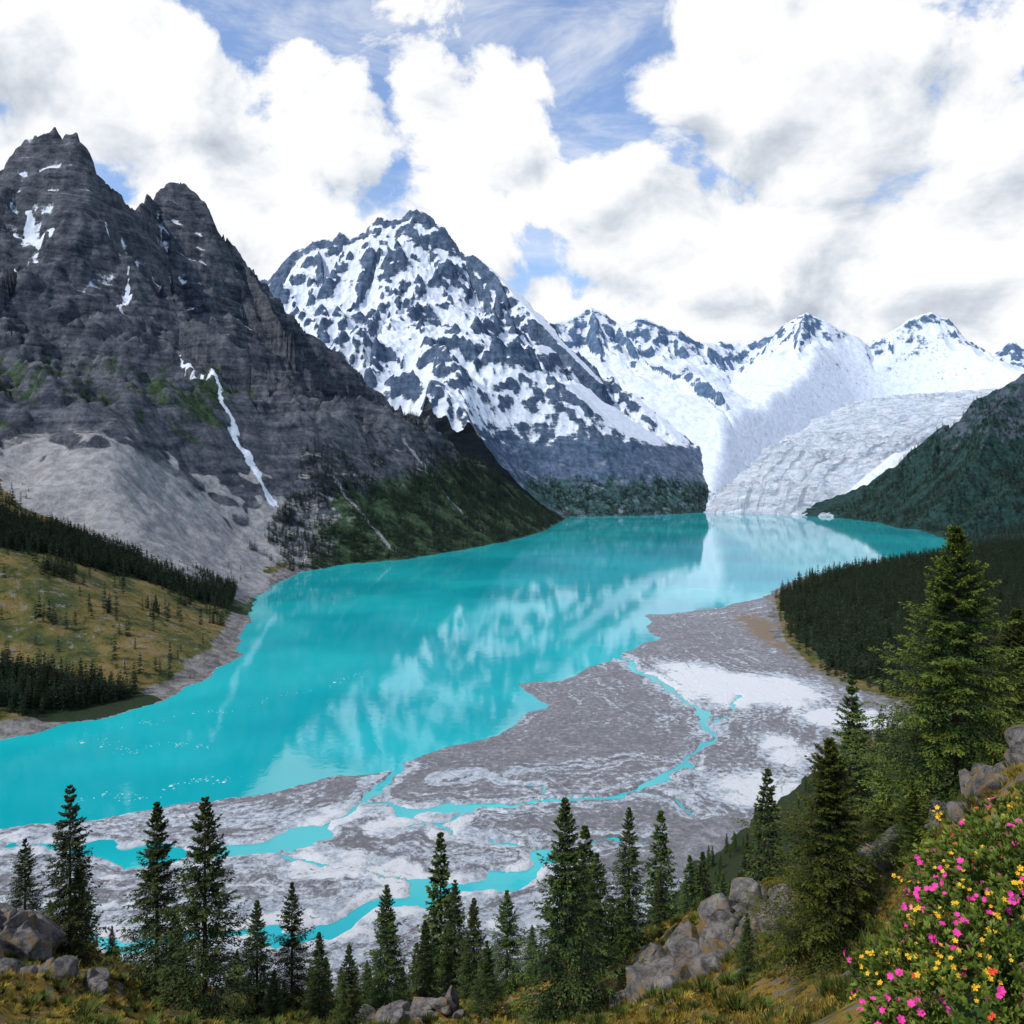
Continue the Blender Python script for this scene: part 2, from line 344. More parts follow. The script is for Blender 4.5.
FR=[[image_pt(*p) for p in R] for R in [
 [(-60,130,9000),(30,140,9100),(60,153,9200),(80,162,9300),(92,158,9300),(104,148,9300),(130,152,9300),(150,142,9400),(165,140,9400),(185,128,9600),(230,126,9900),(262,136,9800),(278,150,9600),(295,158,9500),(315,150,9500),(335,140,9550),(357,126,9600),(378,138,9600),(398,154,9600),(420,157,9600),(440,148,9600),(455,132,9700),(480,114,9800),(500,128,9800),(520,122,9800),(560,130,9900),(720,160,10000)],
 [(104,148,9300),(130,110,8500),(165,98,7900),(190,95,7500),(215,70,7050),(240,38,6700),(245,10,6350)],
 [(80,162,9300),(90,110,8400),(105,75,7800)],
 [(295,158,9500),(285,125,9000),(300,98,8600),(315,72,8300)],[(262,136,9800),(255,112,9200),(245,95,8900)],
 [(335,140,9550),(330,112,9100),(340,92,8700)],
 [(410,155,9600),(425,118,9150),(445,95,8900)],[(378,138,9600),(385,112,9200)],
 [(480,114,9800),(530,100,9000),(580,90,8000),(640,90,7300),(620,60,6700),(560,35,5900)]]]
def H_far(X,Y):
    h,s,d=ridge_h(X+fbm(X/500,Y/500,4,171)*60,Y+fbm(X/500,Y/500,4,175)*60,FR,profile(1.3,230,.62,900,.36))
    h=h-(1-ridged(s/260,d/1300,4,181))*np.minimum(d*.5,150)
    h=h+(ridged(X/450,Y/450,6,191)-.45)*(60+180*sst(d,0,300)*sst(h,200,900)*sst(-d,-900,-200))+fbm(X/90,Y/90,4,195)*18
    sd=lake_sd(X,Y); sp=np.maximum(sd,0); h=smin(h,.22*sd+.00025*sp**2-12,60)
    h=smin(h,glac(X,Y,2.0)[3],90); return np.where(sd<0,-12,h)
COUL=[([(-1300,3080),(-1200,2960),(-1090,2870),(-900,2720),(-790,2640)],8,.035),([(-1560,3260),(-1535,3180),(-1520,3100)],9,0),([(-1960,3240),(-1890,3190),(-1830,3170)],14,0),([(-1990,3050),(-1850,3040)],10,0),([(-1420,2700),(-1400,2620)],7,0),([(-1330,3500),(-1290,3430)],14,0),([(-1700,3300),(-1640,3260)],9,0)]
SCR=[([(-480,3560),(-300,3460),(-120,3360)],26,0),([(-640,2900),(-480,2800),(-400,2720)],16,0)]
def build_mtn(name,Hf,x0,x1,y0,y1,s,m,kind):
    X,Y=rect(x0,x1,y0,y1,s); Z=Hf(X,Y); nz,gx,gy=slope(Z,s)
    cur=blur(Z,int(60/s)+1)-Z
    nzb=blur(nz,max(1,int(10/s)))
    z=np.zeros_like(Z); a={'snow':z,'forest':z,'scree':z}
    if kind=='left':
        wx=X+fbm(X/60,Y/60,3,14)*45; wy=Y+fbm(X/60,Y/60,3,17)*25; cc=0*X; ccs=0*X
        for P,w0,g in COUL:
            cd,cs=poly_d(wx,wy,P); ww=w0+cs*g; cc=np.maximum(cc,sst(-cd/ww,-1,-.3))
        for P,w0,g in SCR:
            cd,cs=poly_d(wx,wy,P); ccs=np.maximum(ccs,sst(-cd/w0,-1,-.3))
        a['snow']=np.clip(.10+sst(Z,700,1500)*.25+sst(cur,4,28)*.30*sst(Z,350,900)+(nzb-.55)*.5*sst(Z,600,1300)+.55*cc,0,1)
        a['scree']=np.clip(sst(nzb,.60,.82)*sst(-Z,-620,-180),0,1)*(1-.6*sst(X,-600,-200))
        a['scree']=np.clip(a['scree']+.9*fan(X,Y)*sst(-Z,-420,-300)+.8*ccs,0,1)
        a['forest']=np.clip(sst(X,-820,-560)*sst(-Z,-430,-160)*.62+.34*sst(X,-620,-200)*sst(-Z,-620,-300)+.25*sst(X,-150,150)-.5*fan(X,Y)+.50*sst(Z,230,380)*sst(-Z,-900,-600)*sst(-X,600,1100)-.5*ccs,0,1)
    elif kind=='cent':
        cl=blur(Z,int(150/s))-Z
        a['snow']=np.clip(.68+(nzb-.60)*1.6+np.clip(cl/70,-1,1)*.15+np.clip(cur/25,-1,1)*.14+.14*sst(-X,-300,900),0,1)*sst(Z,280,680)
        a['scree']=sst(-Z,-750,-300)*sst(nzb,.55,.8)*.6
        a['forest']=sst(-Z,-460,-150)*.6
    elif kind=='far':
        gq=glac(X,Y)[2]
        a['snow']=np.clip(.62+(nzb-.62)*1.5+sst(cur,2,25)*.25+.25*sst(-gq,-1.7,-1.0)-.10*sst(-cur,5,40),0,1)
    else:
        a['forest']=np.clip(.50+.3*sst(-Z,-600,-200),0,1); a['scree']=.22+z; a['snow']=np.clip(sst(cur,5,25)*.4*sst(Z,450,800)+.1,0,1)
    return grid_mesh(name,X,Y,Z,[m],a,-6)
build_mtn('mountain',H_left,-4200,560,1500,5200,7.5,M_left,'left')
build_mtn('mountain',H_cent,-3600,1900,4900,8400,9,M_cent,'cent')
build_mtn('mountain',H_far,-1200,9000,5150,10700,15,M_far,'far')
build_mtn('mountain',H_right,1500,6500,2500,6200,9,M_right,'right')
X,Y=rect(700,6200,5050,9300,10)
Z,FL,DI,_w=glac(X,Y)
icefall=.5+.5*sst(perlin(FL/420,FL*0,212),-.2,.3)
Z=Z+(ridged(X/170,Y/75,5,201)*80-40)*icefall+fbm(X/400,Y/400,3,205)*70-8
sd=lake_sd(X,Y); Z=np.where(sd<0,-10,smin(Z,9+.8*sd,25)); Z=np.where(DI>1.6,-14,Z)
low=sst(-Y,-7900,-6300)
dirt=np.clip(.5*sst(DI,.85,1.1)+.2*sst(-Y,-6300,-5500)*sst(DI,.45,.9),0,1)*sst(-Y,-7400,-6600)
grid_mesh('glacier',X,Y,Z,[M_glac],{'flow':FL,'dirt':dirt,'across':DI,'low':low},-6)
# ---------------------------------------------------------------- meadow hill
mead=rbf([(-569,889,0),(-704,1100,52),(-812,1300,150),(-940,1500,235),(-543,1200,45),(-640,1400,75),(-679,1500,84),(-769,1700,100),(-547,1500,16),(-600,1750,14),(-470,1150,8),(-640,2000,12),(-1000,2200,160),(-820,1950,70),(-1500,1200,330),(-1500,2000,420),(-2200,1500,500),(-1000,1000,90),(-1500,950,120)])
def H_mead(X,Y):
    sd=lake_sd(X,Y); h=mead(X,Y)+fbm(X/130,Y/130,5,301)*14+ridged(X/60,Y/60,4,305)*7
    h=smin(h,.45*sd+1.5,25); h=np.where(sd<0,-1+sd*.15,np.maximum(h,.06*sd+.4))
    return np.where(Y<780,-9,h)
F1=[(-1300,1350),(-1050,1430),(-928,1480),(-850,1590),(-740,1680),(-640,1745)]
F2=[(-900,990),(-640,1000),(-560,1000),(-500,1010)]
def mead_for(X,Y):
    d1,_=poly_d(X,Y,F1); d2,_=poly_d(X,Y,F2)
    return np.maximum(sst(-d1,-160,-110),sst(-d2,-66,-42))
X,Y=rect(-2600,-380,600,2400,5); Z=H_mead(X,Y); fm=mead_for(X,Y); sd=lake_sd(X,Y)
grid_mesh('meadow_hill',X,Y,Z,[M_mead],{'forest':fm,'beach':sst(-sd,-60,-15)},-4)
# ---------------------------------------------------------------- forest flat on the right
RL=[(598,1890),(545,1714),(458,1412),(432,1200),(447,1091),(482,1021),(456,941),(394,906),(325,873),(330,700),(4500,600),(4500,3400),(2200,3500),(1700,3000),(1622,2963),(1293,2667),(1035,2449),(800,2222)]
def H_rf(X,Y):
    sd=-poly_sd(X+fbm(X/60,Y/60,4,13)*22,Y+fbm(X/60,Y/60,4,19)*22,RL); h=1.5+np.minimum(sd*.07,26)+fbm(X/220,Y/220,4,321)*7*sst(sd,0,150)
    h=h+sst(X-.62*Y,0,900)*60
    return np.where(sd<0,-.5+sd*.12,h)
X,Y=rect(380,4400,620,3500,7.5); Z=H_rf(X,Y); sdr=-poly_sd(X,Y,RL)
grid_mesh('forest_floor',X,Y,Z,[M_mead],{'forest':sst(sdr,25,70),'beach':sst(-sdr,-35,-8)},-4)
# ---------------------------------------------------------------- delta
ST=[([(-112,805),(-134,727),(-98,702),(-28,710),(43,721),(120,750),(181,814),(227,906),(235,1000),(215,1091),(190,1188),(170,1300)],5),
    ([(-333,632),(-290,622),(-241,619),(-207,632),(-166,657)],11),([(-64,568),(-40,574),(-16,578),(13,593),(30,623)],9),([(30,623),(70,640),(120,655)],2.5),
    ([(-290,500),(-200,515),(-117,520),(-95,545),(-59,571)],6),([(-166,657),(-150,690),(-134,727)],2.5),([(-28,710),(-60,680),(-100,670)],2),([(227,906),(250,960),(300,1060)],2.2),([(120,750),(150,720),(165,690)],2),([(181,814),(120,830),(60,800),(0,790)],1.5),([(-98,702),(-40,650),(10,640)],2),([(-400,640),(-333,632)],3),([(-207,632),(-150,610),(-100,600),(-64,568)],2.2),([(43,721),(20,760),(-30,780),(-70,770)],1.3)]
def stream_c(X,Y):
    c=np.zeros(X.shape); band=np.full(X.shape,1e9)
    wx=X+fbm(X/45,Y/45,4,401)*20; wy=Y+fbm(X/45,Y/45,4,405)*20
    for P,w in ST:
        d,s=poly_d(wx,wy,P); ww=w*(1+.8*perlin(s/35,s*0,7)); c=np.maximum(c,sst(-d,-ww*1.5,-ww*.7)); band=np.minimum(band,d)
    return c,band
X,Y=rect(-520,780,380,1960,2.4); sd=lake_sd(X,Y); c,band=stream_c(X,Y)
rub=sst(-Y,-760,-560)
Z=.25+np.clip(sd*.03,0,1.6)+fbm(X/40,Y/40,5,411)*.55+ridged(X/13,Y/13,3,415)*(.3+1.5*rub)*sst(sd,0,30)
Z=np.where(sd<0,np.maximum(sd*.08-.3,-5),Z); Z=Z*(1-c)-.9*c
Z=Z-1.5*rub*sst(fbm(X/38,Y/26,4,431),.18,.30)
white=.31+.18*rub
for (cx,cy,rx,ry,am) in [(330,1090,100,90,.6),(400,960,65,45,.6),(262,1180,55,80,.45),(230,745,60,55,.45),(60,1000,60,120,-.06),(60,860,130,60,-.08),(-250,690,200,30,.2),(-150,560,200,60,.06),(190,640,70,60,-.35),(100,620,60,40,-.2),(300,1450,120,150,-.1),(290,850,35,60,.45)]:
    white=white+am*np.exp(-(((X-cx)/rx)**2+((Y-cy)/ry)**2)**2)
white=white+.22*sst(-band,-26,-12)
earth=.9*np.exp(-((X-480)/70)**2-((Y-1450)/330)**2)
grid_mesh('gravel_delta',X,Y,Z,[M_delta],{'white':white,'band':np.minimum(band,sd+60),'wet':np.maximum(c*.9,sst(-sd,-6,3)*.8),'earth':earth},-5.5)
# ---------------------------------------------------------------- lake + ground
mk_obj('lake',mk_mesh('lake',[(-1600,300,0),(2600,300,0),(2600,5900,0),(-1600,5900,0)],np.array([[0,1,2,3]]),[M_lake]))
mk_obj('ground',mk_mesh('ground',[(-40000,-40000,-14),(40000,-40000,-14),(40000,40000,-14),(-40000,40000,-14)],np.array([[0,1,2,3]]),[M_bed]))
# ---------------------------------------------------------------- foreground hillside
hill=rbf([(0,-20,299),(0,0,298),(-15,0,297),(15,0,299),(0,6,293),(-5,12,289.5),(0,25,281),(-20,25,281.5),(-40,20,285),(-60,40,282),
 (-30.6,50,270.5),(-22.5,40,273.8),(-38.4,60,266),(-20.6,55,261.5),(-12,52,262.5),(-5,50,267),(3,50,265),(11.25,50,272),(14.6,45,274.6),(7.3,45,270),
 (17.5,40,279),(17.5,35,284),(17.2,28,289.6),(16,25,291),(19,25,293.7),(30,30,297),(60,40,300),(3.5,6,294),(4.5,8,294.2),(5.5,8.5,295),(9,12,294.5),(10,18,288),(12,28,283),
 (0,120,214),(-80,120,214),(-60,200,158),(0,200,160),(-20,300,88),(-120,300,85),(-30,430,-6),(-200,430,-6),(-300,450,-12),(-400,300,90),(-200,150,200),
 (31,130,228),(56,180,200),(97,260,165),(120,350,110),(90,420,45),(80,520,-5),(165,500,48),(230,640,14),(300,760,6),(450,900,4),(400,500,110),(600,700,70),(300,300,180),(150,120,250),(-60,600,-20),(60,620,-15),(-300,620,-30),(130,640,-8),(800,1000,30),
 (560,1000,-5),(450,1000,-8),(350,1000,-10),(200,1000,-14),(200,800,-12),(250,880,-12),(0,1000,-20),(0,800,-20),(-300,1000,-60),(-200,800,-40)])
def H_hill(X,Y):
    n=sst(np.hypot(X,Y),15,60)
    return hill(X,Y)+fbm(X/14,Y/14,5,501)*1.8*n+ridged(X/5,Y/5,4,505)*.9*(.2+n)-.5+fbm(X/80,Y/80,3,508)*6*sst(Y,70,200)
A,Dg=np.meshgrid(np.linspace(-1.3,1.3,620),np.concatenate([np.linspace(-12,3,12)[:-1],np.geomspace(3,960,420)]))
Xh=A*(np.abs(Dg)+6); Z=H_hill(Xh,Dg)
grid_mesh('hillside',Xh,Dg,Z,[M_hill],{'far':sst(np.hypot(Xh,Dg),75,140)},-8)
# ---------------------------------------------------------------- firs
def quads(V): n=len(V)//4; return np.arange(n*4).reshape(n,4)
def norm(v): return v/np.maximum(np.linalg.norm(v,axis=-1,keepdims=True),1e-6)
def fir_mesh(name,h,rad,seed,nb,tw,bl,blen,bwid,mat_n,zmin=.05,shape=1.1,ragged=.25,per=8):
    r=np.random.default_rng(seed)
    nw=max(4,nb//per); wu=np.linspace(0,1,nw)**1.05; wu=wu+r.normal(0,.22/nw,nw)
    wi=np.minimum(np.arange(nb)//per,nw-1); u=np.clip(wu[wi]+r.normal(0,.12/nw,nb),0,1)*(.985-zmin)+zmin; z=u*h
    az=np.arange(nb)*2.39996+r.normal(0,.35,nb)
    lump=(1+ragged*r.normal(0,.5,nw)[wi])*(1+ragged*perlin(u*5,az/1.6+seed,seed)*1.2)
    L=rad*((1-u)**shape)*(.62+.38*sst(u,0,.2))*r.uniform(.65,1.12,nb)*lump+.02*rad
    sl=np.interp(u,[0,.35,.75,1],[-.30,-.14,.15,.9])+r.normal(0,.07,nb); dr=np.interp(u,[0,.5,1],[.26,.2,.0])
    dirh=np.stack([np.cos(az),np.sin(az),0*az],-1)
    def curve(t,i):
        p=dirh[i]*(L[i]*t)[...,None]; p[...,2]=z[i]+L[i]*(sl[i]*t-dr[i]*t*t+.22*t**4); return p
    i=np.repeat(np.arange(nb),tw); t=np.tile(np.linspace(.15,1,tw),nb)+r.normal(0,.03,nb*tw); t=np.clip(t,.05,1)
    base=curve(t,i); side=np.where(r.random(len(i))<.5,-1,1); side[t>.95]=0
    ang=az[i]+side*r.uniform(.5,1.05,len(i)); td=np.stack([np.cos(ang),np.sin(ang),sl[i]*.4-.2+r.normal(0,.10,len(i))],-1); td=norm(td)
    tl=np.minimum(.36*L[i]*(1.08-t)+.07*L[i], .085*h)*np.clip(r.uniform(.5,1.2,len(i)),0,1.1)
    j=np.repeat(np.arange(len(i)),bl); q=np.tile((np.arange(bl)+.5)/bl,len(i))+r.normal(0,.06,len(i)*bl)
    q=np.clip(q,0,1.05); p0=base[j]+td[j]*(tl[j]*q)[:,None]
    bd=norm(td[j]+r.normal(0,.42,(len(j),3))*np.array([1,1,.7])+np.array([0,0,-.05])); 
    ln=(blen*r.uniform(.6,1.2,len(j)))*np.interp(u[i][j],[0,.75,1],[1,.85,.5]); wv=norm(np.cross(bd,r.normal(0,.8,(len(j),3))+np.array([0,0,1.2])))*(bwid*r.uniform(.7,1.3,len(j)))[:,None]
    p1=p0+bd*ln[:,None]; pm=p0+bd*(ln*.45)[:,None]
    V=np.stack([p0,pm+wv*.5,p1,pm-wv*.5],1).reshape(-1,3)
    tip=np.clip(.5*q*t[j]+.5*t[j]**2-.12,0,1); tipv=np.repeat(tip,4); tipv[2::4]+=.15
    Fq=quads(V); mi=np.zeros(len(Fq))
    ib=np.arange(nb); w0=.0018*h*(1-u)+.0006*h
    b0=curve(np.full(nb,.0),ib);b1=curve(np.full(nb,.85),ib); up=np.array([0,0,1.])*w0[:,None]
    W=np.stack([b0-up,b1,b1+up*.3,b0+up],1).reshape(-1,3); Fw=quads(W)+len(V)
    k=8; zz=np.linspace(-.02,1.0,9); rr=(.013*(1-zz*.98)+.0006)*h; th=np.arange(k)*2*np.pi/k
    Tv=np.stack([np.outer(rr,np.cos(th)),np.outer(rr,np.sin(th)),np.repeat((zz*h)[:,None],k,1)],-1).reshape(-1,3)
    o=len(V)+len(W); Ft=[[o+a*k+b,o+a*k+(b+1)%k,o+(a+1)*k+(b+1)%k,o+(a+1)*k+b] for a in range(8) for b in range(k)]
    AV=np.concatenate([V,W,Tv]); AF=np.concatenate([Fq,Fw,np.array(Ft)]); mi=np.concatenate([mi,np.ones(len(Fw)+len(Ft))])
    at=np.concatenate([tipv,np.zeros(len(W)+len(Tv))])
    return mk_mesh(name,AV,AF,[mat_n,M_bark],mi,{'tip':at},smooth=False)
H0=16.
heroes=[fir_mesh('fir_a',H0,3.8,1,272,22,5,.28,.085,M_fir,shape=.95),fir_mesh('fir_b',H0,4.6,2,288,24,5,.29,.085,M_fir,shape=1.05,ragged=.4),
        fir_mesh('fir_c',H0,3.4,3,280,20,5,.27,.085,M_fir,shape=.95,ragged=.35),fir_mesh('fir_d',H0,4.3,4,264,22,5,.29,.085,M_fir,shape=1.1,ragged=.5)]
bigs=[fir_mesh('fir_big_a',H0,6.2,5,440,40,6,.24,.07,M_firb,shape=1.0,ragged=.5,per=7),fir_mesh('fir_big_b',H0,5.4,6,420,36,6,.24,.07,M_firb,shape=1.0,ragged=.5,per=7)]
TREES=[(-487,-368,58,3),(-442,-315,52,0),(-355,-332,50,1),(-307,-327,47,1),(-255,-430,60,2),(-220,-412,62,3),(-193,-462,58,2),(-163,-475,40,0),(-125,-415,62,1),(-87,-450,66,2),(-57,-410,68,0),(-38,-428,60,2),(-5,-420,58,3),(53,-328,48,1),(85,-382,55,3),(117,-337,55,2),(148,-402,75,0),(-275,-480,66,1),(-25,-470,50,3),(20,-455,62,2),
 (340,-205,46,0),(443,-58,34,4),(318,-268,30,5),(505,-140,42,4),(235,-497,34,2),(300,-330,60,0),(372,-300,38,5),(-400,-470,62,2),(-462,-430,70,1),(190,-420,95,0),(225,-412,110,2),(255,-400,120,3),(280,-385,130,0),(-335,-480,60,2),(-238,-500,55,0),(-145,-490,64,3),(70,-480,60,0),(400,-330,32,5)]
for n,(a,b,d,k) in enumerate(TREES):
    x,y,zt=image_pt(a,b,d); zb=float(H_hill(np.array([x]),np.array([float(y)]))[0])-.3; hh=max(zt-zb,3.0)
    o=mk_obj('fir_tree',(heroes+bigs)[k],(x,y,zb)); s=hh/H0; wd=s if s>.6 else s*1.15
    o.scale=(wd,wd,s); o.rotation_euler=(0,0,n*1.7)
pc=bpy.data.collections.new('forest_prototypes')
def proto(col,me): o=bpy.data.objects.new(me.name,me); col.objects.link(o)
for i in range(4): proto(pc,fir_mesh('forest_fir',1.0,[.17,.21,.15,.19][i],20+i,60,4,2,.065,.04,M_far_tree,shape=1,zmin=.06,per=6))
pcf=bpy.data.collections.new('remote_prototypes')
for i in range(3): proto(pcf,fir_mesh('remote_fir',1.0,[.18,.21,.16][i],30+i,26,2,2,.12,.08,M_far_tree_b,shape=.95,zmin=.06,per=4))
pcm=bpy.data.collections.new('mid_prototypes')
for i in range(4): proto(pcm,fir_mesh('slope_fir',1.0,[.19,.24,.18,.21][i],40+i,190,10,3,.032,.014,M_fir,shape=.95,zmin=.05))
def scatter_obj(name,pts,sc,col,tilt=0):
    me=bpy.data.meshes.new(name); pts=np.asarray(pts,np.float32); me.vertices.add(len(pts)); me.vertices.foreach_set('co',pts.ravel())
    a=me.attributes.new('sc','FLOAT','POINT'); a.data.foreach_set('value',np.asarray(sc,np.float32))
    o=mk_obj(name,me); g=bpy.data.node_groups.new(name+'_scatter','GeometryNodeTree')
    g.interface.new_socket('Geometry',in_out='INPUT',socket_type='NodeSocketGeometry'); g.interface.new_socket('Geometry',in_out='OUTPUT',socket_type='NodeSocketGeometry')
    N=g.nodes; Lk=g.links; gi=N.new('NodeGroupInput'); go=N.new('NodeGroupOutput'); ip=N.new('GeometryNodeInstanceOnPoints')
    ci=N.new('GeometryNodeCollectionInfo'); ci.inputs['Collection'].default_value=col; ci.inputs['Separate Children'].default_value=True; ci.inputs['Reset Children'].default_value=True
    na=N.new('GeometryNodeInputNamedAttribute'); na.data_type='FLOAT'; na.inputs['Name'].default_value='sc'
    rv=N.new('FunctionNodeRandomValue'); rv.data_type='FLOAT_VECTOR'; rv.inputs[0].default_value=(-tilt,-tilt,0); rv.inputs[1].default_value=(tilt,tilt,6.283)
    Lk.new(gi.outputs[0],ip.inputs['Points']); Lk.new(ci.outputs[0],ip.inputs['Instance']); ip.inputs['Pick Instance'].default_value=True
    Lk.new(rv.outputs[0],ip.inputs['Rotation']); Lk.new([s for s in na.outputs if s.enabled][0],ip.inputs['Scale']); Lk.new(ip.outputs[0],go.inputs[0])
    md=o.modifiers.new('scatter','NODES'); md.node_group=g; return o
def scat(n,x0,x1,y0,y1,prob,Hf,h0,h1,zmin=.8):
    x=rng.uniform(x0,x1,n); y=rng.uniform(y0,y1,n); p=prob(x,y); k=rng.random(n)<p; x=x[k];y=y[k]; z=Hf(x,y); k=z>zmin; x=x[k];y=y[k];z=z[k]
    return np.stack([x,y,z-.4],-1), rng.uniform(h0,h1,len(x))*rng.uniform(.75,1.1,len(x))
P1,S1=scat(36000,-1500,-420,850,2100,lambda x,y:np.clip(mead_for(x,y)+.014+.5*(fbm(x/70,y/70,3,333)>.34)*(y<1700),0,1)*(lake_sd(x,y)>40),H_mead,14,32)
scatter_obj('meadow_forest',P1,S1,pc)
P2,S2=scat(50000,380,3300,640,3100,lambda x,y:sst(-poly_sd(x+fbm(x/60,y/60,4,13)*22,y+fbm(x/60,y/60,4,19)*22,RL),22,42)*(x<y*.95),lambda x,y:np.maximum(H_rf(x,y),np.where(y<960,H_hill(x,y),-9)),17,36)
scatter_obj('conifer_forest',P2,S2,pc)
def slope_prob(Hf,z1,dens):
    def f(x,y):
        z=Hf(x,y); return dens*sst(-z,-z1,-z1*.5)*sst(fbm(x/120,y/120,4,350),-.25,.05)
    return f
P3,S3=scat(36000,-760,560,2300,4800,slope_prob(H_left,460,1),H_left,16,28,3)
P3b,S3b=scat(9000,-1100,500,3700,4700,slope_prob(H_left,900,.9),H_left,18,30,150)
P4,S4=scat(32000,1560,4300,2700,5200,slope_prob(H_right,900,1),H_right,18,30,3)
P5,S5=scat(10000,-300,1800,5100,6000,slope_prob(H_cent,300,1),H_cent,18,30,3)
scatter_obj('slope_forest',np.concatenate([P3,P3b,P4,P5]),np.concatenate([S3,S3b,S4,S5]),pcf)
P6,S6=scat(9000,-420,760,75,940,lambda x,y:(H_hill(x,y)>4)*(np.abs(x)<y*.85+20)*np.where(y<130,.35,.8)*(1-.5*(y>500)),H_hill,11,17,3)
scatter_obj('hillside_forest',P6,S6,pcm)
# ---------------------------------------------------------------- rocks
def boulder(seed,r,sub=4):
    import bmesh
    bm=bmesh.new(); bmesh.ops.create_icosphere(bm,subdivisions=sub,radius=1); V=np.array([v.co[:] for v in bm.verts]); Fc=np.array([[v.index for v in f.verts] for f in bm.faces]); bm.free()
    g=np.random.default_rng(seed)
    for _ in range(18):
        n=norm(g.normal(0,1,3)); c=g.uniform(.4,.8); e=np.maximum(V@n-c,0); V=V-e[:,None]*n*.96
    V=V*g.uniform(.7,1.35,3)
    V=V*(1+.09*fbm(V[:,0]*3+V[:,2]*2,V[:,1]*3-V[:,2],4,seed)[:,None])
    return V*r,Fc
def rock_group(cx,cy,ext,n,r0,r1,seed,lift=0):
    g=np.random.default_rng(seed); VV=[];FF=[];o=0
    for i in range(n):
        x=cx+g.normal(0,ext[0]); y=cy+g.normal(0,ext[1]); r=g.uniform(r0,r1)*(1 if i>2 else 1.3)
        V,Fc=boulder(seed*50+i,r); z=float(H_hill(np.array([x]),np.array([y]))[0])
        VV.append(V+np.array([x,y,z-r*.05+lift])); FF.append(Fc+o); o+=len(V)
    mk_obj('rock_outcrop',mk_mesh('rock_outcrop',np.concatenate(VV),np.concatenate(FF),[M_rock]))
rock_group(-29.5,47,(1.6,1.5),26,.7,1.8,1,.5); rock_group(-24,42,(2.5,1.2),18,.4,1.2,2,.4); rock_group(-33,52,(2.0,1.5),12,.8,1.8,9,.3)
rock_group(12.5,46,(2.2,2.0),30,.6,1.8,3,.2); rock_group(9.0,43.5,(2.0,1.5),20,.4,1.3,4,.2); rock_group(-5,47,(2.2,1.0),22,.4,1.3,5,.5)
rock_group(17.5,27,(1.1,2),20,.5,1.3,6); rock_group(17,34,(1.5,2),14,.4,1.1,7)
# ---------------------------------------------------------------- grass tufts and low shrubs
def tuft(name,n,h,w,spread,m,seed):
    g=np.random.default_rng(seed); az=g.uniform(0,6.28,n); rr=g.uniform(0,spread*.5,n); p=np.stack([np.cos(az)*rr,np.sin(az)*rr,0*az],-1)
    d=norm(np.stack([np.cos(az)*g.uniform(.1,.9,n),np.sin(az)*g.uniform(.1,.9,n),np.ones(n)],-1)); L=h*g.uniform(.5,1.2,n)
    s=np.stack([-np.sin(az),np.cos(az),0*az],-1)*w; tp=p+d*L[:,None]; tp[:,2]-=.15*L
    V=np.stack([p-s,p+s,p*.4+tp*.6+s*.7+np.array([0,0,.1*h]),tp],1).reshape(-1,3)
    return mk_mesh(name,V,quads(V),[m],attrs={'tip':np.tile([0,0,.5,1.],n)},smooth=False)
gc=bpy.data.collections.new('grass_prototypes')
for i in range(5): proto(gc,tuft('grass_tuft',60,.24,.014,.5,M_grass,60+i))
proto(gc,tuft('low_shrub',120,.42,.03,.7,M_shrub,70))
Pg,Sg=scat(42000,-60,45,16,78,lambda x,y:(np.abs(x)<y*.75+4)*sst(fbm(x/4,y/4,3,377),-.4,.15),H_hill,.5,1.4,100)
Pg[:,2]+=.35
scatter_obj('grass',Pg,Sg,gc,.2)
